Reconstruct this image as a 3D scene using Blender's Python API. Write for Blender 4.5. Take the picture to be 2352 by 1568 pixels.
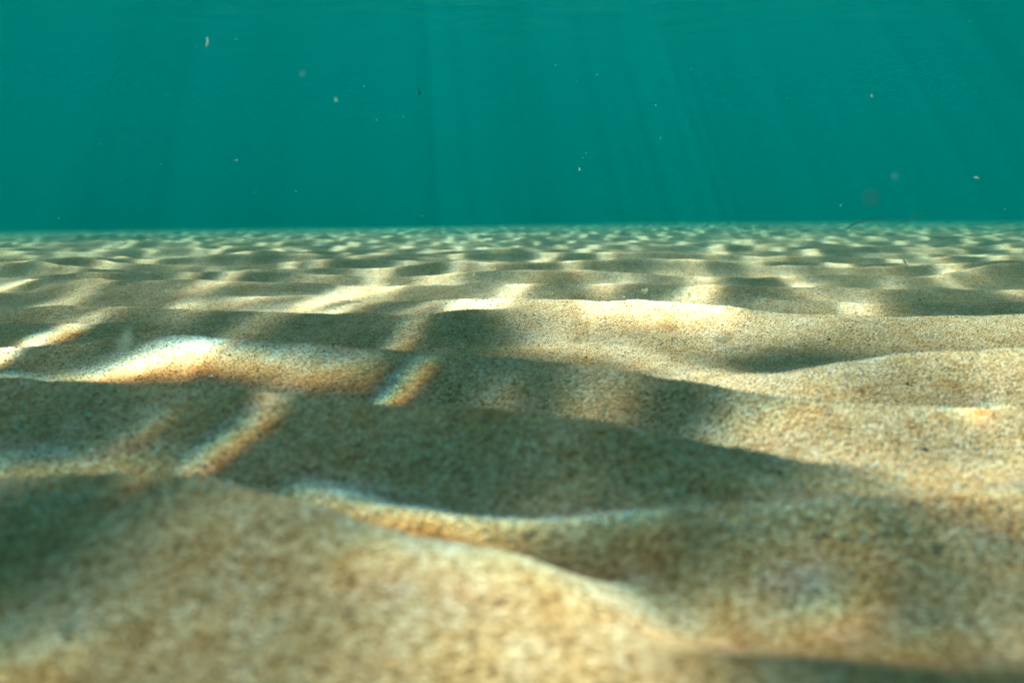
import bpy, math
import numpy as np
from mathutils import Vector

for o in list(bpy.data.objects):
    bpy.data.objects.remove(o)
scene = bpy.context.scene
C = scene.collection
R = math.radians
rng = np.random.default_rng(11)

# ------------------------------------------------------------------ camera
CAM_Z = 0.114          # the housing rests a hand's breadth above the sand
PITCH = 10.1           # degrees below the horizontal
ROLL = 0.35
LENS = 24.0
cam_data = bpy.data.cameras.new("camera")
cam = bpy.data.objects.new("camera", cam_data)
C.objects.link(cam)
cam.location = (0.0, 0.0, CAM_Z)
cam_data.lens = LENS
cam_data.sensor_width = 36.0
cam_data.clip_start = 0.005
cam_data.clip_end = 400.0
cam_data.dof.use_dof = True
cam_data.dof.focus_distance = 0.74
cam_data.dof.aperture_fstop = 6.4
cam_data.dof.aperture_blades = 7
cam.rotation_mode = 'QUATERNION'
from mathutils import Matrix
mrot = Matrix.Rotation(R(90.0 - PITCH), 3, 'X') @ Matrix.Rotation(R(-ROLL), 3, 'Z')
cam.rotation_quaternion = mrot.to_quaternion()
scene.camera = cam

# ------------------------------------------------------------------ sky, sun, exposure
SUN_EL = 50.0          # as seen under water
SUN_AZ = -9.0         # degrees right of the view direction (negative: left)
DEPTH = 2.8            # water depth in metres
SUN_DIR = np.array([math.cos(R(SUN_EL)) * math.sin(R(SUN_AZ)),
                    math.cos(R(SUN_EL)) * math.cos(R(SUN_AZ)),
                    math.sin(R(SUN_EL))])          # towards the sun
world = bpy.data.worlds.new("World")
scene.world = world
world.use_nodes = True
wn = world.node_tree.nodes
wl = world.node_tree.links
sky = wn.new("ShaderNodeTexSky")
sky.sky_type = 'NISHITA'
sky.sun_disc = False
sky.sun_elevation = R(SUN_EL)
sky.sun_rotation = R(SUN_AZ)
wl.new(sky.outputs[0], wn["Background"].inputs[0])
wn["Background"].inputs[1].default_value = 0.05

sun_data = bpy.data.lights.new("sun", 'SUN')
sun_data.energy = 5.0
sun_data.angle = R(0.14)
sun_data.color = (1.0, 0.83, 0.79)
sun = bpy.data.objects.new("sun", sun_data)
C.objects.link(sun)
sun.location = (0, 0, 6)
sun.rotation_mode = 'QUATERNION'
sun.rotation_quaternion = Vector(SUN_DIR.tolist()).to_track_quat('Z', 'Y')

scene.render.engine = 'CYCLES'
scene.view_settings.view_transform = 'Standard'
scene.view_settings.look = 'None'
scene.view_settings.gamma = 1.0
scene.view_settings.exposure = 3.4
scene.cycles.max_bounces = 5
scene.cycles.volume_bounces = 1
scene.cycles.transparent_max_bounces = 16

HAZE_DENSITY = 0.325
HAZE_COLOR = (0.0, 0.186, 0.190)
HAZE_ABSORB = (0.0, 0.225, 0.225)      # water drinks red first
HAZE_ANISO = -0.50


# ------------------------------------------------------------------ helpers
def tag(o, label=None, cat=None, group=None, kind=None):
    if label: o["label"] = label
    if cat: o["category"] = cat
    if group: o["group"] = group
    if kind: o["kind"] = kind
    return o


def mesh_np(name, verts, faces, mat, smooth=True):
    """one mesh from numpy vertices (n,3) and equal-sized faces (m,k)"""
    me = bpy.data.meshes.new(name)
    n, (m, k) = len(verts), faces.shape
    me.vertices.add(n)
    me.vertices.foreach_set("co", np.ascontiguousarray(verts, dtype=np.float32).ravel())
    me.loops.add(m * k)
    me.loops.foreach_set("vertex_index", np.ascontiguousarray(faces, dtype=np.int32).ravel())
    me.polygons.add(m)
    me.polygons.foreach_set("loop_start", np.arange(0, m * k, k, dtype=np.int32))
    me.polygons.foreach_set("loop_total", np.full(m, k, dtype=np.int32))
    me.polygons.foreach_set("use_smooth", np.full(m, smooth, dtype=bool))
    me.update(calc_edges=True)
    if mat: me.materials.append(mat)
    return me


def link(name, me, parent=None):
    o = bpy.data.objects.new(name, me)
    C.objects.link(o)
    if parent: o.parent = parent
    return o


def grid_faces(nx, ny):
    i = np.arange(nx - 1)[None, :] + np.arange(ny - 1)[:, None] * nx
    i = i.ravel()
    return np.stack([i, i + 1, i + 1 + nx, i + nx], 1)


def axis(segments):
    """non-uniform axis: list of (start, end, step0, step1)"""
    out = []
    for a, b, s0, s1 in segments:
        p = a
        while p < b - 1e-6:
            out.append(p)
            t = (p - a) / (b - a)
            p += s0 * (s1 / s0) ** t
    out.append(segments[-1][1])
    return np.array(out)


def sstep(a, b, x):
    t = np.clip((x - a) / (b - a), 0, 1)
    return t * t * (3 - 2 * t)


def noise1(x, seed, scale):
    """smooth 1-D noise in -1..1"""
    r = np.random.default_rng(seed)
    tab = r.uniform(-1, 1, 512)
    u = np.asarray(x) / scale + 200.0
    i = np.floor(u).astype(int)
    t = u - i
    t = t * t * (3 - 2 * t)
    return tab[i % 512] * (1 - t) + tab[(i + 1) % 512] * t


def noise2(x, y, seed):
    """smooth 2-D value noise in -1..1, unit cells"""
    r = np.random.default_rng(seed)
    tab = r.uniform(-1, 1, (256, 256))
    ix = np.floor(x).astype(int); iy = np.floor(y).astype(int)
    tx = x - ix; ty = y - iy
    tx = tx * tx * (3 - 2 * tx); ty = ty * ty * (3 - 2 * ty)
    a = tab[iy % 256, ix % 256]; b = tab[iy % 256, (ix + 1) % 256]
    c = tab[(iy + 1) % 256, ix % 256]; d = tab[(iy + 1) % 256, (ix + 1) % 256]
    return (a * (1 - tx) + b * tx) * (1 - ty) + (c * (1 - tx) + d * tx) * ty


FPX = 2352.0 * LENS / 36.0


def ray(px, py):
    """view direction through a point of the photograph measured on a 2352 x 1568 copy"""
    v = mrot @ Vector(((px - 1176.0) / FPX, -(py - 784.0) / FPX, -1.0))
    return np.array(v) / v.length


def at_height(px, py, z):
    d = ray(px, py)
    t = (z - CAM_Z) / d[2]
    return d[0] * t, d[1] * t


def at_dist(px, py, dist):
    d = ray(px, py)
    return Vector((d[0] * dist, d[1] * dist, CAM_Z + d[2] * dist))


# ------------------------------------------------------------------ the shape of the sea bed
# sand ripples: crest line measured in the photograph, crest height, widths of the near and far face
RIPPLES = [
    # A: nearest ridge, falling away to the lower right
    dict(pts=[(-300, 1100), (0, 1088), (200, 1086), (450, 1097), (640, 1135), (800, 1182), (1000, 1232), (1200, 1288), (1400, 1348), (1560, 1395)],
         h=[.017, .018, .021, .023, .024, .023, .022, .019, .013, .001], wf=.075, wb=.019),
    # B: low ridge behind it
    dict(pts=[(560, 1120), (720, 1140), (900, 1166), (1100, 1192), (1250, 1202), (1450, 1188), (1700, 1166), (1900, 1150), (2060, 1135), (2352, 1120)],
         h=[.002, .008, .011, .012, .013, .014, .015, .015, .013, .009], wf=.026, wb=.016),
    # lowest foreground swell at the very bottom right
    dict(pts=[(900, 1500), (1150, 1500), (1500, 1500), (1900, 1545), (2300, 1600)],
         h=[.000, .006, .012, .012, .010], wf=.03, wb=.022),
    # C: the big dark-faced ridge
    dict(pts=[(-400, 860), (0, 869), (200, 880), (450, 890), (650, 905), (900, 920), (1100, 931), (1300, 951), (1500, 986), (1650, 1020), (1850, 1064), (2000, 1082), (2150, 1090), (2352, 1092)],
         h=[.020, .021, .022, .023, .023, .024, .024, .024, .022, .020, .015, .010, .007, .005], wf=.066, wb=.028),
    # D: ridge behind C
    dict(pts=[(-400, 800), (0, 806), (200, 792), (420, 772), (560, 781), (700, 795), (900, 809), (1100, 815), (1300, 829), (1450, 851), (1600, 876), (1750, 908), (1900, 925), (2100, 932), (2352, 940)],
         h=[.010, .010, .012, .017, .018, .019, .020, .020, .020, .019, .018, .016, .015, .014, .013], wf=.050, wb=.028),
    # K: right-hand ridge
    dict(pts=[(1560, 895), (1776, 862), (2026, 822), (2352, 798), (2700, 790)],
         h=[.003, .011, .017, .021, .021], wf=.060, wb=.045),
    # E: left
    dict(pts=[(-400, 740), (0, 744), (200, 741), (430, 748), (560, 760)],
         h=[.012, .014, .014, .009, .001], wf=.050, wb=.035),
    dict(pts=[(-400, 700), (0, 706), (250, 704), (450, 716), (700, 721), (925, 725), (1020, 730)],
         h=[.012, .015, .017, .016, .016, .012, .003], wf=.060, wb=.045),
    # M: shoulder of the middle mound
    dict(pts=[(660, 778), (800, 757), (900, 737), (1000, 719), (1060, 711), (1176, 708), (1300, 715), (1420, 735)],
         h=[.003, .010, .016, .020, .021, .020, .014, .004], wf=.070, wb=.050),
    # F: middle crest with the white highlight
    dict(pts=[(420, 690), (700, 692), (850, 695), (1000, 690), (1060, 685), (1200, 684), (1400, 686), (1600, 691), (1660, 700), (1800, 715), (1950, 725), (2150, 724), (2352, 722), (2800, 720)],
         h=[.004, .008, .012, .018, .022, .024, .025, .023, .021, .019, .018, .018, .018, .017], wf=.085, wb=.050),
    # low ridges between F and G
    dict(pts=[(1560, 690), (1660, 688), (1800, 692), (2000, 697), (2200, 696), (2352, 697), (2900, 698)],
         h=[.001, .009, .013, .014, .012, .013, .013], wf=.050, wb=.040),
    dict(pts=[(-600, 668), (0, 672), (200, 668), (420, 676), (620, 684), (800, 689), (880, 690)],
         h=[.012, .013, .009, .014, .013, .008, .001], wf=.048, wb=.040),
    # G
    dict(pts=[(-600, 635), (0, 640), (300, 645), (550, 647), (700, 650), (900, 660), (1000, 653), (1200, 650), (1400, 652), (1600, 656), (1760, 660), (2000, 666), (2352, 668), (2900, 668)],
         h=[.016, .018, .022, .022, .020, .012, .018, .021, .021, .020, .019, .018, .018, .018], wf=.080, wb=.050),
]
for r_ in RIPPLES:
    r_["h"] = [h * 1.4 for h in r_["h"]]
    xy = [at_height(p[0], p[1], h) for p, h in zip(r_["pts"], r_["h"])]
    r_["x"] = np.array([a for a, b in xy])
    r_["y"] = np.array([b for a, b in xy])
    r_["hh"] = np.array(r_["h"])


def bump(d, wf, wb, power=1.75):
    w = np.where(d < 0, wf, wb)
    q = np.abs(d) / w
    return np.exp(-q ** power)


def seabed_grid(xs, ys):
    X = xs[None, :]
    Y = ys[:, None]
    K = 260.0
    acc = np.ones((len(ys), len(xs)))        # exp(K*0): flat sand at z = 0
    for k, r_ in enumerate(RIPPLES):
        # smooth curve through the measured points
        xf = np.linspace(r_["x"][0], r_["x"][-1], 200)
        yf = np.interp(xf, r_["x"], r_["y"]); hf = np.interp(xf, r_["x"], r_["hh"])
        ker = np.hanning(25); ker /= ker.sum()
        pad = lambda a: np.convolve(np.pad(a, 12, mode='reflect', reflect_type='odd'), ker, mode='valid')
        yf = pad(yf); hf = np.maximum(pad(hf), 0)
        span = xf[-1] - xf[0]
        c = np.interp(xs, xf, yf) + .010 * noise1(xs, 40 + k, .25) * (np.abs(xs) > .8)
        # beyond its measured ends a ridge either carries on or runs out
        e0 = np.where(xs < xf[0], np.exp(-((xs - xf[0]) / .06) ** 2) if r_["hh"][0] < .006 else 1, 1)
        e1 = np.where(xs > xf[-1], np.exp(-((xs - xf[-1]) / .06) ** 2) if r_["hh"][-1] < .006 else 1, 1)
        a = np.interp(xs, xf, hf) * e0 * e1
        z = a[None, :] * bump(Y - c[None, :], r_["wf"], r_["wb"])
        acc += np.exp(K * z) - 1
    # ripples further off carry on in rows
    yi = 1.16
    i = 0
    while yi < 22:
        lam = .125 + .05 * abs(noise1(i * 1.0, 5, 1.7)) + .022 * max(0, yi - 1.6)
        c = yi + .07 * noise1(xs, 100 + i, .55) + .03 * noise1(xs, 300 + i, .17)
        a = .0260 + .012 * noise1(xs, 500 + i, .33) + .004 * noise1(xs, 700 + i, .12)
        a = np.maximum(a, .0015) / (1 + max(0, yi - 1.6) * .22)
        lo, hi = np.searchsorted(ys, [yi - .5, yi + .5])
        z = a[None, :] * bump(Y[lo:hi] - c[None, :], lam * .22, lam * .46, 1.4)
        acc[lo:hi] += np.exp(K * z) - 1
        yi += lam
        i += 1
    yi = -.12
    while yi > -3:
        c = yi + .03 * noise1(xs, 900 + i, .4)
        a = .013 + .007 * noise1(xs, 950 + i, .3)
        z = a[None, :] * bump(Y - c[None, :], .06, .05)
        acc += np.exp(K * z) - 1
        yi -= .16
        i += 1
    Z = np.log(acc) / K
    XX, YY = np.meshgrid(xs, ys)
    Z += .0017 * noise2(XX / .045 + 3, YY / .040 + 7, 21) + .0008 * noise2(XX / .018, YY / .016, 22)
    Z += .0020 * noise2(XX / .21 + 5, YY / .17, 23)
    fine = np.clip(1.6 - YY, 0, 1)
    Z += .00022 * noise2(XX / .0062, YY / .0055, 24) * fine
    Z += np.clip((YY - 1.6) / 2, 0, 1) * (.007 * noise2(XX / 1.1 + 9, YY / .9, 25) + .005 * noise2(XX / .45, YY / .5, 26))
    # the bottom shelves a little from left to right far off, as the photograph's far edge does
    Z += np.clip(YY - 1.0, 0, 16) * .003 * np.tanh(XX / 3.0)
    return Z


sx = axis([(-90, -14, 9, .5), (-14, -6, .4, .08), (-6, -.9, .06, .012), (-.9, -.35, .008, .0042), (-.35, .35, .0042, .0042),
           (.35, .9, .0042, .008), (.9, 6, .012, .06), (6, 14, .08, .4), (14, 90, .5, 9)])
sy = axis([(-90, -3, 9, .2), (-3, .06, .05, .004), (.06, .55, .0028, .0028), (.55, 1.2, .0028, .0055), (1.2, 5, .0055, .022),
           (5, 16, .022, .10), (16, 90, .12, 9)])
SZ = seabed_grid(sx, sy)
print("seabed grid", len(sx), len(sy))


def zbed(x, y):
    """height of the sand under points, bilinear"""
    x = np.asarray(x, float); y = np.asarray(y, float)
    i = np.clip(np.searchsorted(sx, x) - 1, 0, len(sx) - 2)
    j = np.clip(np.searchsorted(sy, y) - 1, 0, len(sy) - 2)
    tx = np.clip((x - sx[i]) / (sx[i + 1] - sx[i]), 0, 1)
    ty = np.clip((y - sy[j]) / (sy[j + 1] - sy[j]), 0, 1)
    return (SZ[j, i] * (1 - tx) + SZ[j, i + 1] * tx) * (1 - ty) + (SZ[j + 1, i] * (1 - tx) + SZ[j + 1, i + 1] * tx) * ty


def on_bed(px, py):
    """the point of the sand seen at a point of the photograph"""
    d = ray(px, py)
    t = np.geomspace(.06, 30, 8000)
    x, y, z = d[0] * t, d[1] * t, CAM_Z + d[2] * t
    below = np.nonzero(z < zbed(x, y))[0]
    k = below[0] if len(below) else -1
    return np.array([x[k], y[k], float(zbed(x[k], y[k]))])


# ------------------------------------------------------------------ materials
def new_mat(name):
    m = bpy.data.materials.new(name)
    m.use_nodes = True
    n = m.node_tree.nodes
    return m, n, m.node_tree.links, n["Principled BSDF"]


def sand_material():
    m, n, l, p = new_mat("sand")
    geo = n.new("ShaderNodeNewGeometry")
    pos = geo.outputs["Position"]

    def vor(scale, feat='F1'):
        v = n.new("ShaderNodeTexVoronoi"); v.feature = feat
        v.inputs["Scale"].default_value = scale
        l.new(pos, v.inputs["Vector"]); return v

    def ramp(src, stops, interp='LINEAR'):
        r = n.new("ShaderNodeValToRGB"); r.color_ramp.interpolation = interp
        e = r.color_ramp.elements
        while len(e) < len(stops): e.new(.5)
        for k, (q, c) in enumerate(stops):
            e[k].position = q; e[k].color = (*c, 1)
        l.new(src, r.inputs[0]); return r

    grains = vor(660.0)
    sep = n.new("ShaderNodeSeparateColor"); l.new(grains.outputs["Color"], sep.inputs[0])
    palette = ramp(sep.outputs[0], [(0.0, (.075, .060, .042)), (.05, (.20, .135, .065)), (.20, (.42, .28, .12)), (.40, (.50, .40, .25)),
                                    (.62, (.60, .51, .37)), (.86, (.70, .64, .52)), (1.0, (.80, .77, .70))])
    small = vor(1700.0)
    sep2 = n.new("ShaderNodeSeparateColor"); l.new(small.outputs["Color"], sep2.inputs[0])
    pal2 = ramp(sep2.outputs[1], [(0.0, (.10, .075, .05)), (.25, (.42, .31, .17)), (.6, (.58, .49, .35)), (1.0, (.72, .66, .54))])
    mix = n.new("ShaderNodeMix"); mix.data_type = 'RGBA'; mix.inputs[0].default_value = .28
    l.new(palette.outputs[0], mix.inputs[6]); l.new(pal2.outputs[0], mix.inputs[7])
    # slow drift of tint from sorting of the grains
    nz = n.new("ShaderNodeTexNoise"); nz.inputs["Scale"].default_value = 26; nz.inputs["Detail"].default_value = 5
    nz.inputs["Roughness"].default_value = .65
    l.new(pos, nz.inputs["Vector"])
    tint = ramp(nz.outputs[0], [(.28, (.82, .51, .26)), (.46, (1.0, .72, .51)), (.62, (1.0, .77, .63)), (.80, (1.0, .86, .78))])
    mul = n.new("ShaderNodeMix"); mul.data_type = 'RGBA'; mul.blend_type = 'MULTIPLY'; mul.inputs[0].default_value = 1
    l.new(mix.outputs[2], mul.inputs[6]); l.new(tint.outputs[0], mul.inputs[7])
    # blotches where heavy amber and brown grains have settled
    nb = n.new("ShaderNodeTexNoise"); nb.inputs["Scale"].default_value = 75; nb.inputs["Detail"].default_value = 4
    nb.inputs["Roughness"].default_value = .7; nb.inputs["Distortion"].default_value = .6
    l.new(pos, nb.inputs["Vector"])
    blot = ramp(nb.outputs[0], [(.30, (.74, .59, .40)), (.47, (.95, .89, .78)), (.60, (1, 1, 1)), (.75, (1.0, .99, .96))])
    mul2 = n.new("ShaderNodeMix"); mul2.data_type = 'RGBA'; mul2.blend_type = 'MULTIPLY'; mul2.inputs[0].default_value = 1
    l.new(mul.outputs[2], mul2.inputs[6]); l.new(blot.outputs[0], mul2.inputs[7])
    l.new(mul2.outputs[2], p.inputs["Base Color"])
    p.inputs["Roughness"].default_value = .85
    p.inputs["Specular IOR Level"].default_value = .18
    h1 = n.new("ShaderNodeMath"); h1.operation = 'MULTIPLY_ADD'
    l.new(grains.outputs["Distance"], h1.inputs[0]); h1.inputs[1].default_value = -1.0
    h2 = n.new("ShaderNodeMath"); h2.operation = 'MULTIPLY'; h2.inputs[1].default_value = -.5
    l.new(small.outputs["Distance"], h2.inputs[0]); l.new(h2.outputs[0], h1.inputs[2])
    b = n.new("ShaderNodeBump"); b.inputs["Strength"].default_value = .9; b.inputs["Distance"].default_value = .0018
    l.new(h1.outputs[0], b.inputs["Height"]); l.new(b.outputs[0], p.inputs["Normal"])
    return m


def plain(name, col, rough=.7, spread=0.0, scale=900., trans=0.0):
    m, n, l, p = new_mat(name)
    geo = n.new("ShaderNodeNewGeometry")
    nz = n.new("ShaderNodeTexNoise"); nz.inputs["Scale"].default_value = scale
    l.new(geo.outputs["Position"], nz.inputs["Vector"])
    r = n.new("ShaderNodeValToRGB")
    e = r.color_ramp.elements
    e[0].position = .3; e[1].position = .7
    e[0].color = (*[c * (1 - spread) for c in col], 1); e[1].color = (*[min(1, c * (1 + spread)) for c in col], 1)
    l.new(nz.outputs[0], r.inputs[0]); l.new(r.outputs[0], p.inputs["Base Color"])
    p.inputs["Roughness"].default_value = rough
    if trans:
        t = n.new("ShaderNodeBsdfTranslucent"); l.new(r.outputs[0], t.inputs[0])
        mx = n.new("ShaderNodeMixShader"); mx.inputs[0].default_value = trans
        l.new(p.outputs[0], mx.inputs[1]); l.new(t.outputs[0], mx.inputs[2])
        l.new(mx.outputs[0], n["Material Output"].inputs[0])
    return m


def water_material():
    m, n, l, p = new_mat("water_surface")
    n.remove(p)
    at = n.new("ShaderNodeAttribute"); at.attribute_name = "sun_gobo"
    tr = n.new("ShaderNodeBsdfTransparent"); l.new(at.outputs["Color"], tr.inputs[0])  # painted bands and shade tint and dim the sun passing through
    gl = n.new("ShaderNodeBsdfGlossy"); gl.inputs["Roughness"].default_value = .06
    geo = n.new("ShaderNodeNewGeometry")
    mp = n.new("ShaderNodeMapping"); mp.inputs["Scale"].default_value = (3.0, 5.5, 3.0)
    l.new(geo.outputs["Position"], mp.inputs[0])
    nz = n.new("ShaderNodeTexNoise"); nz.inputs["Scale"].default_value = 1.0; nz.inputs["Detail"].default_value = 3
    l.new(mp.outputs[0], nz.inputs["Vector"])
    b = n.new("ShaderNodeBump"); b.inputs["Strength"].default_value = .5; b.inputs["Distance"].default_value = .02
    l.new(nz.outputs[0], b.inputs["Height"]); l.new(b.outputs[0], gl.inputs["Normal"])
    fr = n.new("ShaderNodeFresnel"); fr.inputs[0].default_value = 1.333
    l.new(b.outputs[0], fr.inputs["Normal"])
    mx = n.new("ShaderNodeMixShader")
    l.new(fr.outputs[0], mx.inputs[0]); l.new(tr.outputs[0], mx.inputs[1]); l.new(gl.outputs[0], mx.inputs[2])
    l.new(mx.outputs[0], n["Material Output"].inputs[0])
    return m


SAND = sand_material()

# ------------------------------------------------------------------ sea bed
XX, YY = np.meshgrid(sx, sy)
V = np.stack([XX.ravel(), YY.ravel(), SZ.ravel()], 1)
seabed = link("seabed", mesh_np("seabed", V, grid_faces(len(sx), len(sy)), SAND))
tag(seabed, "rippled pale sand sea bed under the teal water", "sea bed", kind="structure")

# ------------------------------------------------------------------ water surface and the light pattern painted into its colour
# The surface bends no rays here: its transmission colour is painted with bright bands
# and dark gaps.  Far off they follow rays traced from a separate wave field;
# nearby both are placed by hand, up the sun's line from the bed.
COT = math.cos(R(SUN_EL)) / math.sin(R(SUN_EL))
AZV = np.array([math.sin(R(SUN_AZ)), math.cos(R(SUN_AZ))])      # horizontal direction towards the sun


def to_surface(p):
    """where the straight sun ray through a point of the bed crosses z = DEPTH"""
    k = (DEPTH - p[2]) * COT
    return np.array([p[0] + AZV[0] * k, p[1] + AZV[1] * k])


OFF = AZV * DEPTH * COT
CELL = .014
BX0, BX1, BY0, BY1 = -12.0, 12.0, .2, 17.0
NBX, NBY = int((BX1 - BX0) / CELL), int((BY1 - BY0) / CELL)


def photon_map(seed=3):
    r = np.random.default_rng(seed)
    ss = 2.4
    nx, ny = int(NBX * ss), int(NBY * ss)
    px = np.linspace(BX0 - .3, BX1 + .3, nx)[None, :].astype(np.float32)
    py = np.linspace(BY0 - .3, BY1 + .3, ny)[:, None].astype(np.float32)
    gx = np.zeros((ny, nx), np.float32); gy = np.zeros((ny, nx), np.float32)
    # wave trains: (wavelength, steepness, heading spread)
    for lam, st, head, spread, cnt in [(.95, .034, 0, 80, 3), (.40, .044, -30, 60, 5), (.17, .062, -32, 44, 7), (.10, .036, -32, 60, 6)]:
        for q in range(cnt):
            L = lam * r.uniform(.75, 1.3)
            a = R(head + r.uniform(-spread, spread))
            k = 2 * math.pi / L
            kx, ky = k * math.cos(a), k * math.sin(a)
            ph = r.uniform(0, 2 * math.pi)
            s = -np.sin(kx * px + ky * py + ph) * st * r.uniform(.6, 1.2) / math.sqrt(cnt)
            gx += s * math.cos(a); gy += s * math.sin(a)
    f = .25 * 1.5 * 0.92
    ix = ((px - gx * f - BX0) / CELL).astype(np.int32)
    iy = ((py - gy * f - BY0) / CELL).astype(np.int32)
    ok = (ix >= 0) & (ix < NBX) & (iy >= 0) & (iy < NBY)
    h = np.bincount((iy * NBX + ix)[ok].ravel(), minlength=NBX * NBY).reshape(NBY, NBX).astype(np.float32)
    h /= h.mean()
    for ax in (0, 1):       # the width of the sun itself
        h = (np.roll(h, 1, ax) + 2 * h + np.roll(h, -1, ax)) / 4
    return h


DISP = .0035            # red falls nearer, blue farther, along the sun's bearing
focus = photon_map()


def sample_map(mp, x, y):
    u = np.clip((x - BX0) / CELL - .5, 0, NBX - 1.001); v = np.clip((y - BY0) / CELL - .5, 0, NBY - 1.001)
    i = u.astype(int); j = v.astype(int); tx = u - i; ty = v - j
    i1 = np.minimum(i + 1, NBX - 1); j1 = np.minimum(j + 1, NBY - 1)
    return (mp[j, i] * (1 - tx) + mp[j, i1] * tx) * (1 - ty) + (mp[j1, i] * (1 - tx) + mp[j1, i1] * tx) * ty


# hand-placed light bands, painted into the water surface for the nearest ripples: points on the sand, half width (m), strength at each point
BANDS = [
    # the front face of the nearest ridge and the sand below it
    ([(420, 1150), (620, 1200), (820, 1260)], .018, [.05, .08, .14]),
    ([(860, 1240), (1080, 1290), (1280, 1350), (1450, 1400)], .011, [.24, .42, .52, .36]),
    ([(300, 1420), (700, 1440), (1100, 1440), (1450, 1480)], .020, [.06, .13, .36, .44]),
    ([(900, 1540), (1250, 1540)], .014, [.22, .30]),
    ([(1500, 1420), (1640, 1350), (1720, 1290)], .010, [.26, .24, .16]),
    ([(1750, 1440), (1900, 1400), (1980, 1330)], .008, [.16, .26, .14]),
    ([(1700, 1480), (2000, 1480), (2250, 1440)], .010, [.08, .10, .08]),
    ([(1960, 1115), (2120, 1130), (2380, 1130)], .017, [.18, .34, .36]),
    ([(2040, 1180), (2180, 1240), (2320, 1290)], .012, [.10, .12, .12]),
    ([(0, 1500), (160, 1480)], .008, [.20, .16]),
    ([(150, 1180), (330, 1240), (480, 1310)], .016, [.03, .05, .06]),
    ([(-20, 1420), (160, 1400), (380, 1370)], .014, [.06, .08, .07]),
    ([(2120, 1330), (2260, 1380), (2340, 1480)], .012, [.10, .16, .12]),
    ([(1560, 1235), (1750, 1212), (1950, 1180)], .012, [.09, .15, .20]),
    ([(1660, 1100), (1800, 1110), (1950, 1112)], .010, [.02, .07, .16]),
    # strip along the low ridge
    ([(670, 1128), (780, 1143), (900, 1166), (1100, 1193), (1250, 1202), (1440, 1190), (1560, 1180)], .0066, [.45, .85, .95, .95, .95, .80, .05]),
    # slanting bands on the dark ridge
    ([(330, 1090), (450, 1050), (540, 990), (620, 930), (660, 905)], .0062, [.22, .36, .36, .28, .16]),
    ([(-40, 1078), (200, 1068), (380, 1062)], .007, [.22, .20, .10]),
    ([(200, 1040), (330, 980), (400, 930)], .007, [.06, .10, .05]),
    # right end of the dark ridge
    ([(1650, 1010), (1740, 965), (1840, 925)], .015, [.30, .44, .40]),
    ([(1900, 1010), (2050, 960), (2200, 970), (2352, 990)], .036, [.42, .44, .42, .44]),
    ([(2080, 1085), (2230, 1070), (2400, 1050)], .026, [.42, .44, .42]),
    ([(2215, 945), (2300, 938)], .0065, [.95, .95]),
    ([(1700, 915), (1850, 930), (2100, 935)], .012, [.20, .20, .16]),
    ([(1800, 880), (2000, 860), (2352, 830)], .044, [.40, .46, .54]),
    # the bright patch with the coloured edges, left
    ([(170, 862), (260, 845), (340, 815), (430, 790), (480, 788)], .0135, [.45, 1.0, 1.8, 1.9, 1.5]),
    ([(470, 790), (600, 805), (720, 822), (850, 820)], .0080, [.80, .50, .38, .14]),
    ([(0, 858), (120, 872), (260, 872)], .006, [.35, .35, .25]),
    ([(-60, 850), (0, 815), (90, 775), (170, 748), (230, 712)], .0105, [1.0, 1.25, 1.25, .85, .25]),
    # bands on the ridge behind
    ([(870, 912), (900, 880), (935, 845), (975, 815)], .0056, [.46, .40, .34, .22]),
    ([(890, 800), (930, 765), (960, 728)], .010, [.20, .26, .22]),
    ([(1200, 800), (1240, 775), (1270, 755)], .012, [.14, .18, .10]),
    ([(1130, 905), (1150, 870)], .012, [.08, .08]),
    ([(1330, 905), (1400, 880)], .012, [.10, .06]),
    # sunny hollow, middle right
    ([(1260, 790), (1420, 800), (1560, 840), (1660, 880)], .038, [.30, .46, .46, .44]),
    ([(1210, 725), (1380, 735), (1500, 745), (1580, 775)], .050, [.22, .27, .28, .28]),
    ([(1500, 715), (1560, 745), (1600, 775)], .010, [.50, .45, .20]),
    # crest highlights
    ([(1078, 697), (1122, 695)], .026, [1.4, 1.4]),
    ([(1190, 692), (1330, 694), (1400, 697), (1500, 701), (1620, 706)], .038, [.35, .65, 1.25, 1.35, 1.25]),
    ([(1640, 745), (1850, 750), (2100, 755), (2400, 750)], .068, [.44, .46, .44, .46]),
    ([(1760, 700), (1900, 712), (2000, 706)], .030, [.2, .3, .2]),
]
DARKS = [   # hand-placed shade, painted into the water surface: middle, half extents (m), how much is taken
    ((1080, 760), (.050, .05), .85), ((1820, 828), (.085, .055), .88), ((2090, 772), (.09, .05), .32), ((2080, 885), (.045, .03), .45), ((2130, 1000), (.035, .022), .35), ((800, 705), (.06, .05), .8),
    ((40, 1225), (.045, .028), .97), ((2050, 1550), (.06, .012), .85), ((2220, 1340), (.03, .02), .4), ((1150, 1030), (.12, .045), .65), ((1350, 1265), (.05, .013), .92),
]


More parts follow.
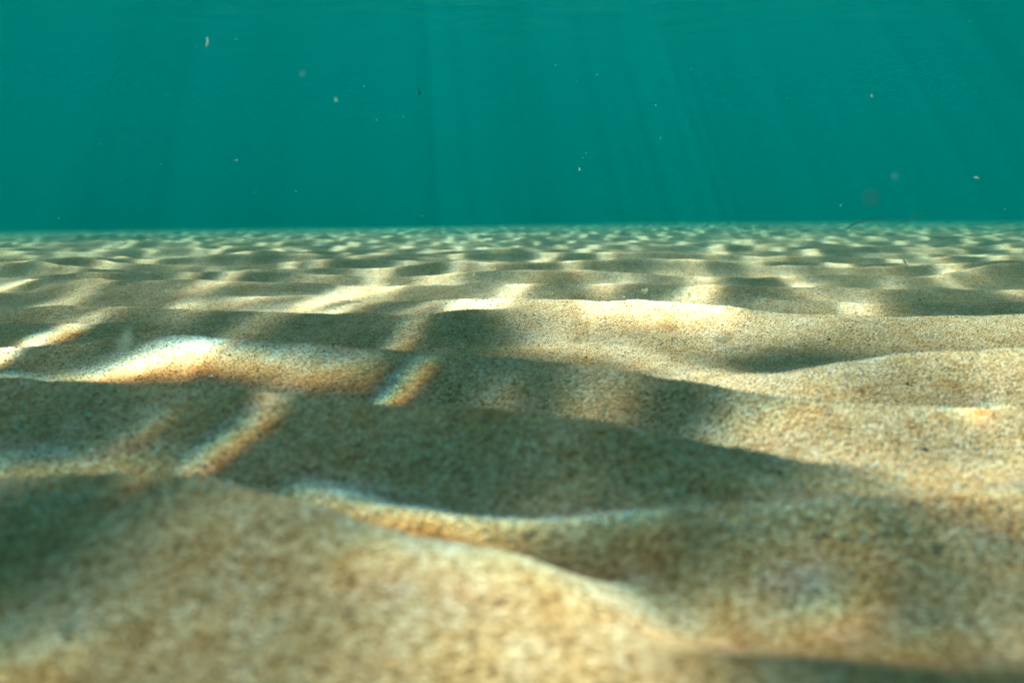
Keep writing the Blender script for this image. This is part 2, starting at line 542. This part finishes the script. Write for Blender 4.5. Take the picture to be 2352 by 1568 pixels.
def band_light(x, y, shift):
    """x, y: points on the surface plane"""
    out = np.zeros_like(x)
    ws = np.zeros_like(x)
    for pts, hw, st in BANDS:
        P = [to_surface(on_bed(*p)) + shift for p in pts]
        best = np.zeros_like(x)
        lo = np.min(P, 0) - 4 * hw; hi = np.max(P, 0) + 4 * hw
        sel = (x > lo[0]) & (x < hi[0]) & (y > lo[1]) & (y < hi[1])
        if not sel.any(): continue
        xs_, ys_ = x[sel], y[sel]
        # ragged edges
        wob = 1 + .22 * noise2(xs_ / .035 + 11, ys_ / .05 + 3, 61) + .12 * noise2(xs_ / .012, ys_ / .016, 62)
        b = np.zeros_like(xs_)
        for k in range(len(P) - 1):
            A, B = P[k], P[k + 1]
            d = B - A
            t = np.clip(((xs_ - A[0]) * d[0] + (ys_ - A[1]) * d[1]) / max(1e-9, d @ d), 0, 1)
            q = np.hypot(xs_ - A[0] - t * d[0], ys_ - A[1] - t * d[1]) / (hw * wob)
            s = st[k] * (1 - t) + st[k + 1] * t
            b = np.maximum(b, s * np.exp(-q ** (2.6 if hw < .012 else 1.9)))
        best[sel] = b
        out = np.maximum(out, best) + .25 * np.minimum(out, best)
    return out


ox, oy = OFF
wx = ox + axis([(-90, -12.5, 9, .4), (-12.5, -6, .10, .055), (-6, -1, .055, .012), (-1, -.5, .012, .0052), (-.5, .5, .0052, .0052), (.5, 1, .0052, .012),
                (1, 6, .012, .055), (6, 12.5, .055, .10), (12.5, 90, .4, 9)])
wy = oy + axis([(-90, -1, 9, .15), (-1, .05, .10, .006), (.05, 1.05, .0052, .006), (1.05, 5, .006, .022),
                (5, 17.5, .022, .09), (17.5, 90, .3, 9)])
WX, WY = np.meshgrid(wx, wy)
print("water grid", len(wx), len(wy))
inside = sstep(BX0, BX0 + 1, WX - OFF[0]) * (1 - sstep(BX1 - 1, BX1, WX - OFF[0])) * sstep(-.1, .3, WY - oy) * (1 - sstep(15.5, 17, WY - oy))
near = 1 - sstep(.60, .86, WY - oy + .08 * noise2(WX / .12, WY / .12, 70))
near *= sstep(-.02, .06, WY - oy) * (1 - sstep(.05, .55, np.abs(WX - ox) - .80 * (WY - oy)))
patchy = .84 + .30 * noise2(WX / .9 + 4, WY / 1.3, 71) + .46 * noise2(WX / .30, WY / .42, 72)
darks = np.ones_like(WX)
for (pp, (ex, ey), s) in DARKS:
    c = to_surface(on_bed(*pp))
    darks *= 1 - s * np.exp(-(((WX - c[0]) / ex) ** 2 + ((WY - c[1]) / ey) ** 2) ** 1.5)
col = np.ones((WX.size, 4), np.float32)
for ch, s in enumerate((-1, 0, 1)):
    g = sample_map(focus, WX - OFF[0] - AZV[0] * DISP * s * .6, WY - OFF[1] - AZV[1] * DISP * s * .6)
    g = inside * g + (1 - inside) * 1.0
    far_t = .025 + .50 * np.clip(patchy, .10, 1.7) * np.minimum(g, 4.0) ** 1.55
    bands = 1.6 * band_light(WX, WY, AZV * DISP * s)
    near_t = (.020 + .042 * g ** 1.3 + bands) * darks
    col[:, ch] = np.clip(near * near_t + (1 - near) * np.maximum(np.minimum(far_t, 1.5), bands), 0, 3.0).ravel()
WZ = DEPTH + .012 * noise2(WX / .55, WY / .4, 80) + .006 * noise2(WX / .2, WY / .16, 81)
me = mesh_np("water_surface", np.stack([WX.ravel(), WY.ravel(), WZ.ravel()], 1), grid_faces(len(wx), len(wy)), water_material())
ca = me.color_attributes.new("sun_gobo", 'FLOAT_COLOR', 'POINT')  # transmission colour carrying the painted light and shade for the bed
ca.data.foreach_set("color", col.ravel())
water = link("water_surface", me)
tag(water, "wavy underside of the sea surface above the sand", "water", kind="structure")

# ------------------------------------------------------------------ the water itself: a teal haze
hm, hn, hl, hp = new_mat("haze")
hn.remove(hp)
pv = hn.new("ShaderNodeVolumePrincipled")
pv.inputs["Color"].default_value = (*HAZE_COLOR, 1)
pv.inputs["Density"].default_value = HAZE_DENSITY
pv.inputs["Anisotropy"].default_value = HAZE_ANISO
pv.inputs["Absorption Color"].default_value = (*HAZE_ABSORB, 1)
hl.new(pv.outputs[0], hn["Material Output"].inputs["Volume"])
hx, hy, h0, h1 = 95.0, 95.0, -1.2, DEPTH + .06
hv = np.array([(x, y, z) for z in (h0, h1) for y in (-hy, hy) for x in (-hx, hx)])
hf = np.array([(0, 2, 3, 1), (4, 5, 7, 6), (0, 1, 5, 4), (2, 6, 7, 3), (0, 4, 6, 2), (1, 3, 7, 5)])
haze = link("haze", mesh_np("haze", hv, hf, hm, smooth=False))
tag(haze, "teal sea water fading the far sand", "haze", kind="stuff")

# ------------------------------------------------------------------ loose grains on the sand
def solids(P, S, base, seed, squash=(.6, 1.0)):
    """many small solids, one mesh: positions P (n,3), radii S (n,), base mesh (verts, tris)"""
    r = np.random.default_rng(seed)
    bv, bf = base
    n = len(P)
    q = r.normal(size=(n, 4)); q /= np.linalg.norm(q, axis=1)[:, None]
    w, x, y, z = q.T
    M = np.stack([1 - 2 * (y * y + z * z), 2 * (x * y - z * w), 2 * (x * z + y * w),
                  2 * (x * y + z * w), 1 - 2 * (x * x + z * z), 2 * (y * z - x * w),
                  2 * (x * z - y * w), 2 * (y * z + x * w), 1 - 2 * (x * x + y * y)], 1).reshape(n, 3, 3)
    sc = r.uniform(squash[0], squash[1], (n, 1, 3)) * S[:, None, None]
    v = (bv[None] * (1 + r.uniform(-.22, .22, (n, len(bv), 1)))) * sc
    v = np.einsum('nij,nkj->nki', M, v) + P[:, None, :]
    f = bf[None] + (np.arange(n) * len(bv))[:, None, None]
    return v.reshape(-1, 3), f.reshape(-1, bf.shape[1])


OCT = (np.array([(1, 0, 0), (-1, 0, 0), (0, 1, 0), (0, -1, 0), (0, 0, 1), (0, 0, -1)], float),
       np.array([(0, 2, 4), (2, 1, 4), (1, 3, 4), (3, 0, 4), (2, 0, 5), (1, 2, 5), (3, 1, 5), (0, 3, 5)]))


def grain_material():
    m, n, l, p = new_mat("grain")
    geo = n.new("ShaderNodeNewGeometry")
    r = n.new("ShaderNodeValToRGB"); r.color_ramp.interpolation = 'CONSTANT'
    stops = [(0, (.07, .055, .04)), (.06, (.33, .21, .09)), (.30, (.52, .40, .23)), (.55, (.62, .53, .38)), (.80, (.78, .74, .66))]
    e = r.color_ramp.elements
    while len(e) < len(stops): e.new(.5)
    for k, (q, c) in enumerate(stops):
        e[k].position = q; e[k].color = (*c, 1)
    l.new(geo.outputs["Random Per Island"], r.inputs[0]); l.new(r.outputs[0], p.inputs["Base Color"])
    p.inputs["Roughness"].default_value = .55
    return m


GRAIN = grain_material()
n_g = 52000
gy_ = .20 + 1.15 * rng.random(n_g) ** 1.15
gx_ = rng.uniform(-.86, .86, n_g) * gy_
gs_ = .00042 + .00045 * rng.random(n_g) ** 2
gz_ = zbed(gx_, gy_) + gs_ * .45
v, f = solids(np.stack([gx_, gy_, gz_], 1), gs_, OCT, 5)
tag(link("sand_grains", mesh_np("sand_grains", v, f, GRAIN, smooth=False)), "loose coarse grains lying on the sand", "sand grains", kind="stuff")

# grains lifted off the middle crest by the swell
n_l = 420
c0 = on_bed(1150, 700); c1 = on_bed(1640, 705)
lx = rng.uniform(c0[0] - .09, c1[0] + .02, n_l)
ly = rng.uniform(.66, 1.05, n_l)
lz = zbed(lx, ly) + rng.exponential(.0065, n_l) + .0006
ls = .0005 + .0008 * rng.random(n_l) ** 2
v, f = solids(np.stack([lx, ly, lz], 1), ls, OCT, 6)
tag(link("stirred_grains", mesh_np("stirred_grains", v, f, plain("pale_grain", (.74, .69, .58), .5, .15), smooth=False)),
    "pale grains stirred up just above the middle ripple crest", "sand grains", kind="stuff")

# fine matter hanging in the water
n_s = 1500
sd = .35 + 2.4 * rng.random(n_s) ** .8
su = rng.uniform(-.85, .85, n_s)
sv = rng.uniform(-.10, .36, n_s)
sp = np.stack([su * sd, sd, CAM_Z + sv * sd], 1)
keep = sp[:, 2] > zbed(sp[:, 0], sp[:, 1]) + .01
sp = sp[keep]
ss_ = (.00007 + .00014 * rng.random(len(sp)) ** 3) * (1 + .5 * sp[:, 1])
v, f = solids(sp, ss_, OCT, 7, (.35, 1.2))
tag(link("marine_snow", mesh_np("marine_snow", v, f, plain("fine_matter", (.55, .55, .45), .8, .2), smooth=False)),
    "fine pale matter hanging in the water", "marine snow", kind="stuff")


# ------------------------------------------------------------------ single things: pebbles, flakes, specks, blades
def ico(sub):
    import bmesh
    bm = bmesh.new()
    bmesh.ops.create_icosphere(bm, subdivisions=sub, radius=1)
    v = np.array([q.co[:] for q in bm.verts]); bm.verts.index_update()
    f = np.array([[q.index for q in t.verts] for t in bm.faces])
    bm.free()
    return v, f


ICO1, ICO2 = ico(1), ico(2)


def lump(seed, rad, squash, rough=.25):
    """an uneven worn grain or pebble, sitting with its base near z = 0"""
    r = np.random.default_rng(seed)
    v, f = ICO2
    k = 1 + sum(rough / (j + 1) * np.sin(v @ r.normal(size=3) * (1.6 + j) + r.uniform(0, 6)) for j in range(4))
    v = v * k[:, None] * np.array(squash) * rad
    return v, f


M_DARK = plain("dark_stone", (.035, .032, .028), .6, .4, 700)
M_WHITE = plain("shell_white", (.80, .77, .70), .45, .08, 900)
M_AMBER = plain("amber_stone", (.50, .36, .17), .55, .3, 700)
PEBBLES = [
    ((1346, 821), .0016, M_DARK, "small black pebble in the sunny hollow right of centre", "pebble"),
    ((487, 866), .0024, M_WHITE, "white shell chip on the sand below the bright coloured patch at left", "shell chip"),
    ((2121, 1032), .0017, M_DARK, "black pebble on the sunlit slope near the right edge", "pebble"),
    ((2082, 881), .0016, M_DARK, "dark pebble on the upper right-hand ridge", "pebble"),
    ((1892, 909), .0015, M_WHITE, "white chip in the sunny dip below the right-hand ridge", "shell chip"),
    ((1903, 779), .0018, M_DARK, "dark pebble above the shaded patch at right", "pebble"),
    ((2113, 690), .0022, M_DARK, "dark pebble high on the right, beyond the long crest", "pebble"),
    ((1025, 697), .0019, M_WHITE, "lone white pebble just left of the white crest highlight", "pebble"),
    ((1064, 738), .0013, M_WHITE, "white grain on the dark shoulder of the middle mound", "pebble"),
    ((1022, 729), .0013, M_DARK, "black pebble at the left of the middle mound's shoulder", "pebble"),
    ((1070, 775), .0017, M_DARK, "black pebble on the lower shaded face of the middle mound", "pebble"),
    ((1064, 798), .0018, M_WHITE, "largest pebble of the pale cluster at the foot of the middle mound", "pebble"),
    ((1052, 799), .0016, M_AMBER, "amber pebble at the left of the pale cluster below the mound", "pebble"),
    ((1060, 792), .0013, M_WHITE, "topmost white grain of the pale cluster below the mound", "pebble"),
    ((1072, 794), .0013, M_WHITE, "rightmost white grain of the pale cluster below the mound", "pebble"),
    ((1001, 802), .0013, M_WHITE, "single white grain left of the pale cluster below the mound", "pebble"),
    ((1790, 1085), .0015, M_DARK, "dark grain near the right end of the big shaded ridge", "pebble"),
    ((1480, 1050), .0015, M_AMBER, "amber grain on the big shaded ridge face", "pebble"),
]
for k, ((px, py), rad, mat, label, cat) in enumerate(PEBBLES):
    p = on_bed(px, py)
    v, f = lump(200 + k, rad * .64, (1.15, .9, .65 if cat == "pebble" else .38))
    o = link("pebble" if cat == "pebble" else "shell_chip", mesh_np("pebble", v, f, mat))
    o.location = (p[0], p[1], p[2] + rad * .18)
    o.rotation_euler = (.2 * math.sin(k), .3 * math.cos(k * 2), k * 1.3)
    tag(o, label, cat, "pebbles and shell chips on the sand")


def flake_mesh(seed, sx_, sz_, thick, lobes=11):
    """a ragged, slightly cupped flake standing in the xz plane, with thickness"""
    r = np.random.default_rng(seed)
    n = lobes * 2
    a = np.linspace(0, 2 * math.pi, n, endpoint=False)
    rad = np.clip(1 + .28 * np.sin(2 * a + r.uniform(0, 6)) + .20 * np.sin(3 * a + r.uniform(0, 6)) + r.uniform(-.2, .2, n), .35, 1.6)
    V, F = [], []
    rings = [(1.0, .25), (.82, .8), (.45, 1.0)]
    cup = lambda x, z: .25 * thick * 3 * (x * x - z * z)
    for side in (1, -1):
        for q, th in rings:
            for k in range(n):
                x, z = math.cos(a[k]) * rad[k] * q, math.sin(a[k]) * rad[k] * q
                V.append((x * sx_, side * thick * .5 * th + cup(x, z), z * sz_))
        V.append((0, side * thick * .5, 0))
    m = len(rings) * n + 1
    for s in (0, 1):
        o = s * m
        for q in range(len(rings) - 1):
            for k in range(n):
                A, B = o + q * n + k, o + q * n + (k + 1) % n
                D, E = A + n, B + n
                F += [(A, B, E), (A, E, D)] if s == 0 else [(A, E, B), (A, D, E)]
        for k in range(n):
            A, B = o + (len(rings) - 1) * n + k, o + (len(rings) - 1) * n + (k + 1) % n
            F.append((A, B, o + m - 1) if s == 0 else (B, A, o + m - 1))
    for k in range(n):
        A, B = k, (k + 1) % n
        F += [(A, A + m, B + m), (A, B + m, B)]
    return np.array(V), np.array(F)


M_FLAKE = plain("pale_flake", (.46, .46, .32), .7, .12, 400, .6)
M_GOLD = plain("golden_fleck", (.82, .93, .88), .35, .05, 600, .75)
M_FILM = plain("glassy_fleck", (.55, .80, .74), .3, .10, 500, .7)
for _mat, _clear in ((M_FILM, .93), (M_FLAKE, .62)):         # almost clear jelly, half-clear shreds
    _n, _l = _mat.node_tree.nodes, _mat.node_tree.links
    _t = _n.new("ShaderNodeBsdfTransparent"); _m = _n.new("ShaderNodeMixShader"); _m.inputs[0].default_value = _clear
    _l.new(_n["Material Output"].inputs[0].links[0].from_socket, _m.inputs[1]); _l.new(_t.outputs[0], _m.inputs[2])
    _l.new(_m.outputs[0], _n["Material Output"].inputs[0])
FLAKES = [  # point, distance, width px, height px, material, tilt, label
    ((288, 785), .24, 32, 74, M_FLAKE, .25, "large blurred pale flake drifting left of the bright coloured patch"),
    ((304, 716), .30, 13, 26, M_FLAKE, .1, "small greenish flake drifting above the large blurred one at left"),
    ((1658, 780), .34, 40, 30, M_FLAKE, -.2, "flat pale green flake hanging over the sunny hollow right of centre"),
    ((1481, 668), .58, 17, 19, M_FLAKE, .1, "pale three-cornered flake hovering just above the white middle crest"),
    ((1583, 676), .62, 8, 18, M_FLAKE, .2, "thin pale flake standing on the right end of the white crest"),
    ((1388, 943), .30, 18, 30, M_FLAKE, -.15, "yellowish flake standing on the crest of the big shaded ridge"),
    ((1592, 1150), .185, 22, 38, M_FLAKE, .1, "blurred yellowish flake above the low ridge at lower right"),
    ((1742, 716), .66, 10, 20, M_FLAKE, .3, "pale flake on the sand right of the white crest"),
    ((476, 97), .55, 8, 18, M_GOLD, .35, "elongated gold and white fleck drifting high at upper left"),
    ((772, 230), .50, 9, 14, M_GOLD, 0., "tufted pale fleck drifting left of centre in open water"),
    ((543, 368), .55, 7, 4, M_GOLD, -.5, "tiny bright glinting sliver left of centre below the tufted fleck"),
    ((694, 170), .30, 12, 13, M_FILM, 0., "faint blurred round fleck above the tufted pale fleck"),
    ((2055, 405), .28, 15, 14, M_FILM, 0., "faint blurred round fleck in open water at right"),
    ((1331, 389), .60, 5, 11, M_GOLD, -.2, "upright bright sliver in open water near the centre"),
    ((2243, 408), .55, 11, 4, M_GOLD, .15, "flat bright sliver in open water near the right edge"),
]
for k, ((px, py), dist, w, h, mat, tilt, label) in enumerate(FLAKES):
    c = at_dist(px, py, dist)
    q = dist / FPX
    v, f = flake_mesh(400 + k, w * q * .36, h * q * .38, min(w, h) * q * .16)
    o = link("drifting_flake", mesh_np("drifting_flake", v, f, mat))
    o.location = c
    o.rotation_euler = (.25 * math.sin(k * 1.7), tilt, .35 * math.sin(k * 2.3) + math.atan2(-c.x, c.y))
    tag(o, label, "flake", "flakes drifting in the water")

SPECKS = [(530, 15), (543, 90), (836, 199), (927, 268), (232, 330), (370, 377), (586, 442), (680, 440), (135, 501), (970, 495), (865, 276), (484, 233),
          (1233, 33), (1483, 30), (1587, 160), (1506, 242), (1807, 225), (1517, 317), (1346, 352), (1339, 362), (1394, 411), (1777, 422), (1931, 472),
          (2002, 220), (1272, 326), (1326, 187), (1371, 172), (2228, 48), (1193, 60), (2308, 480), (1276, 150)]
SPECK_LABELS = {
    (530, 15): "tiny pale speck at the top edge above the elongated gold fleck",
    (543, 90): "tiny pale speck right of the elongated gold fleck at upper left",
    (135, 501): "tiny pale speck just above the far sand at the left edge",
    (970, 495): "tiny pale speck just above the far sand left of centre",
    (1483, 30): "tiny bright speck at the top edge right of centre",
    (1233, 33): "tiny bright speck at the top edge near the centre",
    (2228, 48): "tiny pale speck in the dark top right corner",
    (2308, 480): "tiny pale speck above the far sand at the right edge",
    (1931, 472): "tiny pale speck above the arching seagrass blade",
    (1587, 160): "tiny pale speck highest of those right of centre in open water",
    (2002, 220): "tiny pale speck above the faint round fleck at right",
    (232, 330): "tiny pale speck at left level with the middle of the open water",
}
speck_meshes = [mesh_np("drifting_speck", *lump(600 + k, 1.0, (.7, .7, 1.2), .3), M_GOLD) for k in range(4)]
for k, (px, py) in enumerate(SPECKS):
    dist = .45 + .5 * ((k * 37) % 17) / 17
    o = link("drifting_speck", speck_meshes[k % 4])
    o.location = at_dist(px, py, dist)
    o.scale = [(.65 + .65 * ((k * 13) % 7) / 7) * dist / FPX] * 3
    o.rotation_euler = (k * 1.1, k * .7, k * 2.1)
    tag(o, SPECK_LABELS.get((px, py), "tiny pale speck drifting in the open teal water"), "speck", "tiny specks drifting in open water")


def ribbon(name, pts, widths, thick, mat):
    """a thin blade with lens-shaped section along points"""
    P = [Vector(p) for p in pts]
    # smooth through the points
    Q, W = [], []
    n = len(P)
    for i in range(n - 1):
        p0, p1, p2, p3 = P[max(i - 1, 0)], P[i], P[i + 1], P[min(i + 2, n - 1)]
        for t in np.linspace(0, 1, 7, endpoint=False):
            Q.append(.5 * ((2 * p1) + (p2 - p0) * t + (2 * p0 - 5 * p1 + 4 * p2 - p3) * t * t + (3 * p1 - p0 - 3 * p2 + p3) * t ** 3))
            W.append(widths[i] * (1 - t) + widths[i + 1] * t)
    Q.append(P[-1]); W.append(widths[-1])
    V, F = [], []
    k = 6
    for i, (q, w) in enumerate(zip(Q, W)):
        d = (Q[min(i + 1, len(Q) - 1)] - Q[max(i - 1, 0)]).normalized()
        s = d.cross(Vector((0, 1, .3))).normalized()
        u = s.cross(d)
        for j in range(k):
            a = 2 * math.pi * j / k
            V.append(q + s * math.cos(a) * w * .5 + u * math.sin(a) * thick * .5 * min(1, w / max(widths)))
    for i in range(len(Q) - 1):
        for j in range(k):
            F.append((i * k + j, i * k + (j + 1) % k, (i + 1) * k + (j + 1) % k, (i + 1) * k + j))
    return link(name, mesh_np(name, np.array([tuple(q) for q in V]), np.array(F), mat))


M_GRASS = plain("dead_seagrass", (.055, .085, .050), .6, .3, 300)
base = on_bed(1946, 528)
bd = float(np.linalg.norm(base - np.array([0, 0, CAM_Z])))
bd = min(bd, 3.2)
o = ribbon("seagrass_blade", [at_dist(px, py, bd) for px, py in ((1943, 528), (1962, 514), (1991, 506), (2020, 502), (2048, 501))],
           [.005, .008, .008, .006, .002], .002, M_GRASS)
tag(o, "dark arching seagrass blade rising from the far sand at right", "seagrass")
o = ribbon("seagrass_blade", [at_dist(px, py, bd + .15) for px, py in ((2066, 511), (2085, 505), (2104, 497), (2127, 486))],
           [.002, .005, .007, .002], .002, M_GRASS)
tag(o, "short straight dark seagrass blade slanting up right of the arching one", "seagrass")
o = ribbon("dark_splinter", [at_dist(px, py, .5) for px, py in ((962, 203), (963, 209), (964, 215), (961, 217))],
           [.0003, .0008, .0013, .0012], .0008, M_DARK)
tag(o, "tiny dark hooked splinter hanging in open water left of centre", "splinter")
p = on_bed(2080, 606)
o = ribbon("dark_splinter", [Vector(p), Vector(p) + Vector((-.002, 0, .004)), Vector(p) + Vector((-.006, 0, .009))], [.0025, .002, .001], .001, M_DARK)
tag(o, "thin dark splinter sticking out of a ripple at far right", "splinter")

v, f = lump(777, .00062, (1, 1, 1), .2)
o = link("dark_mote", mesh_np("dark_mote", v, f, M_DARK))
o.location = at_dist(2003, 455, .125)
tag(o, "faint blurred dark mote hanging above the arching seagrass blade", "mote")
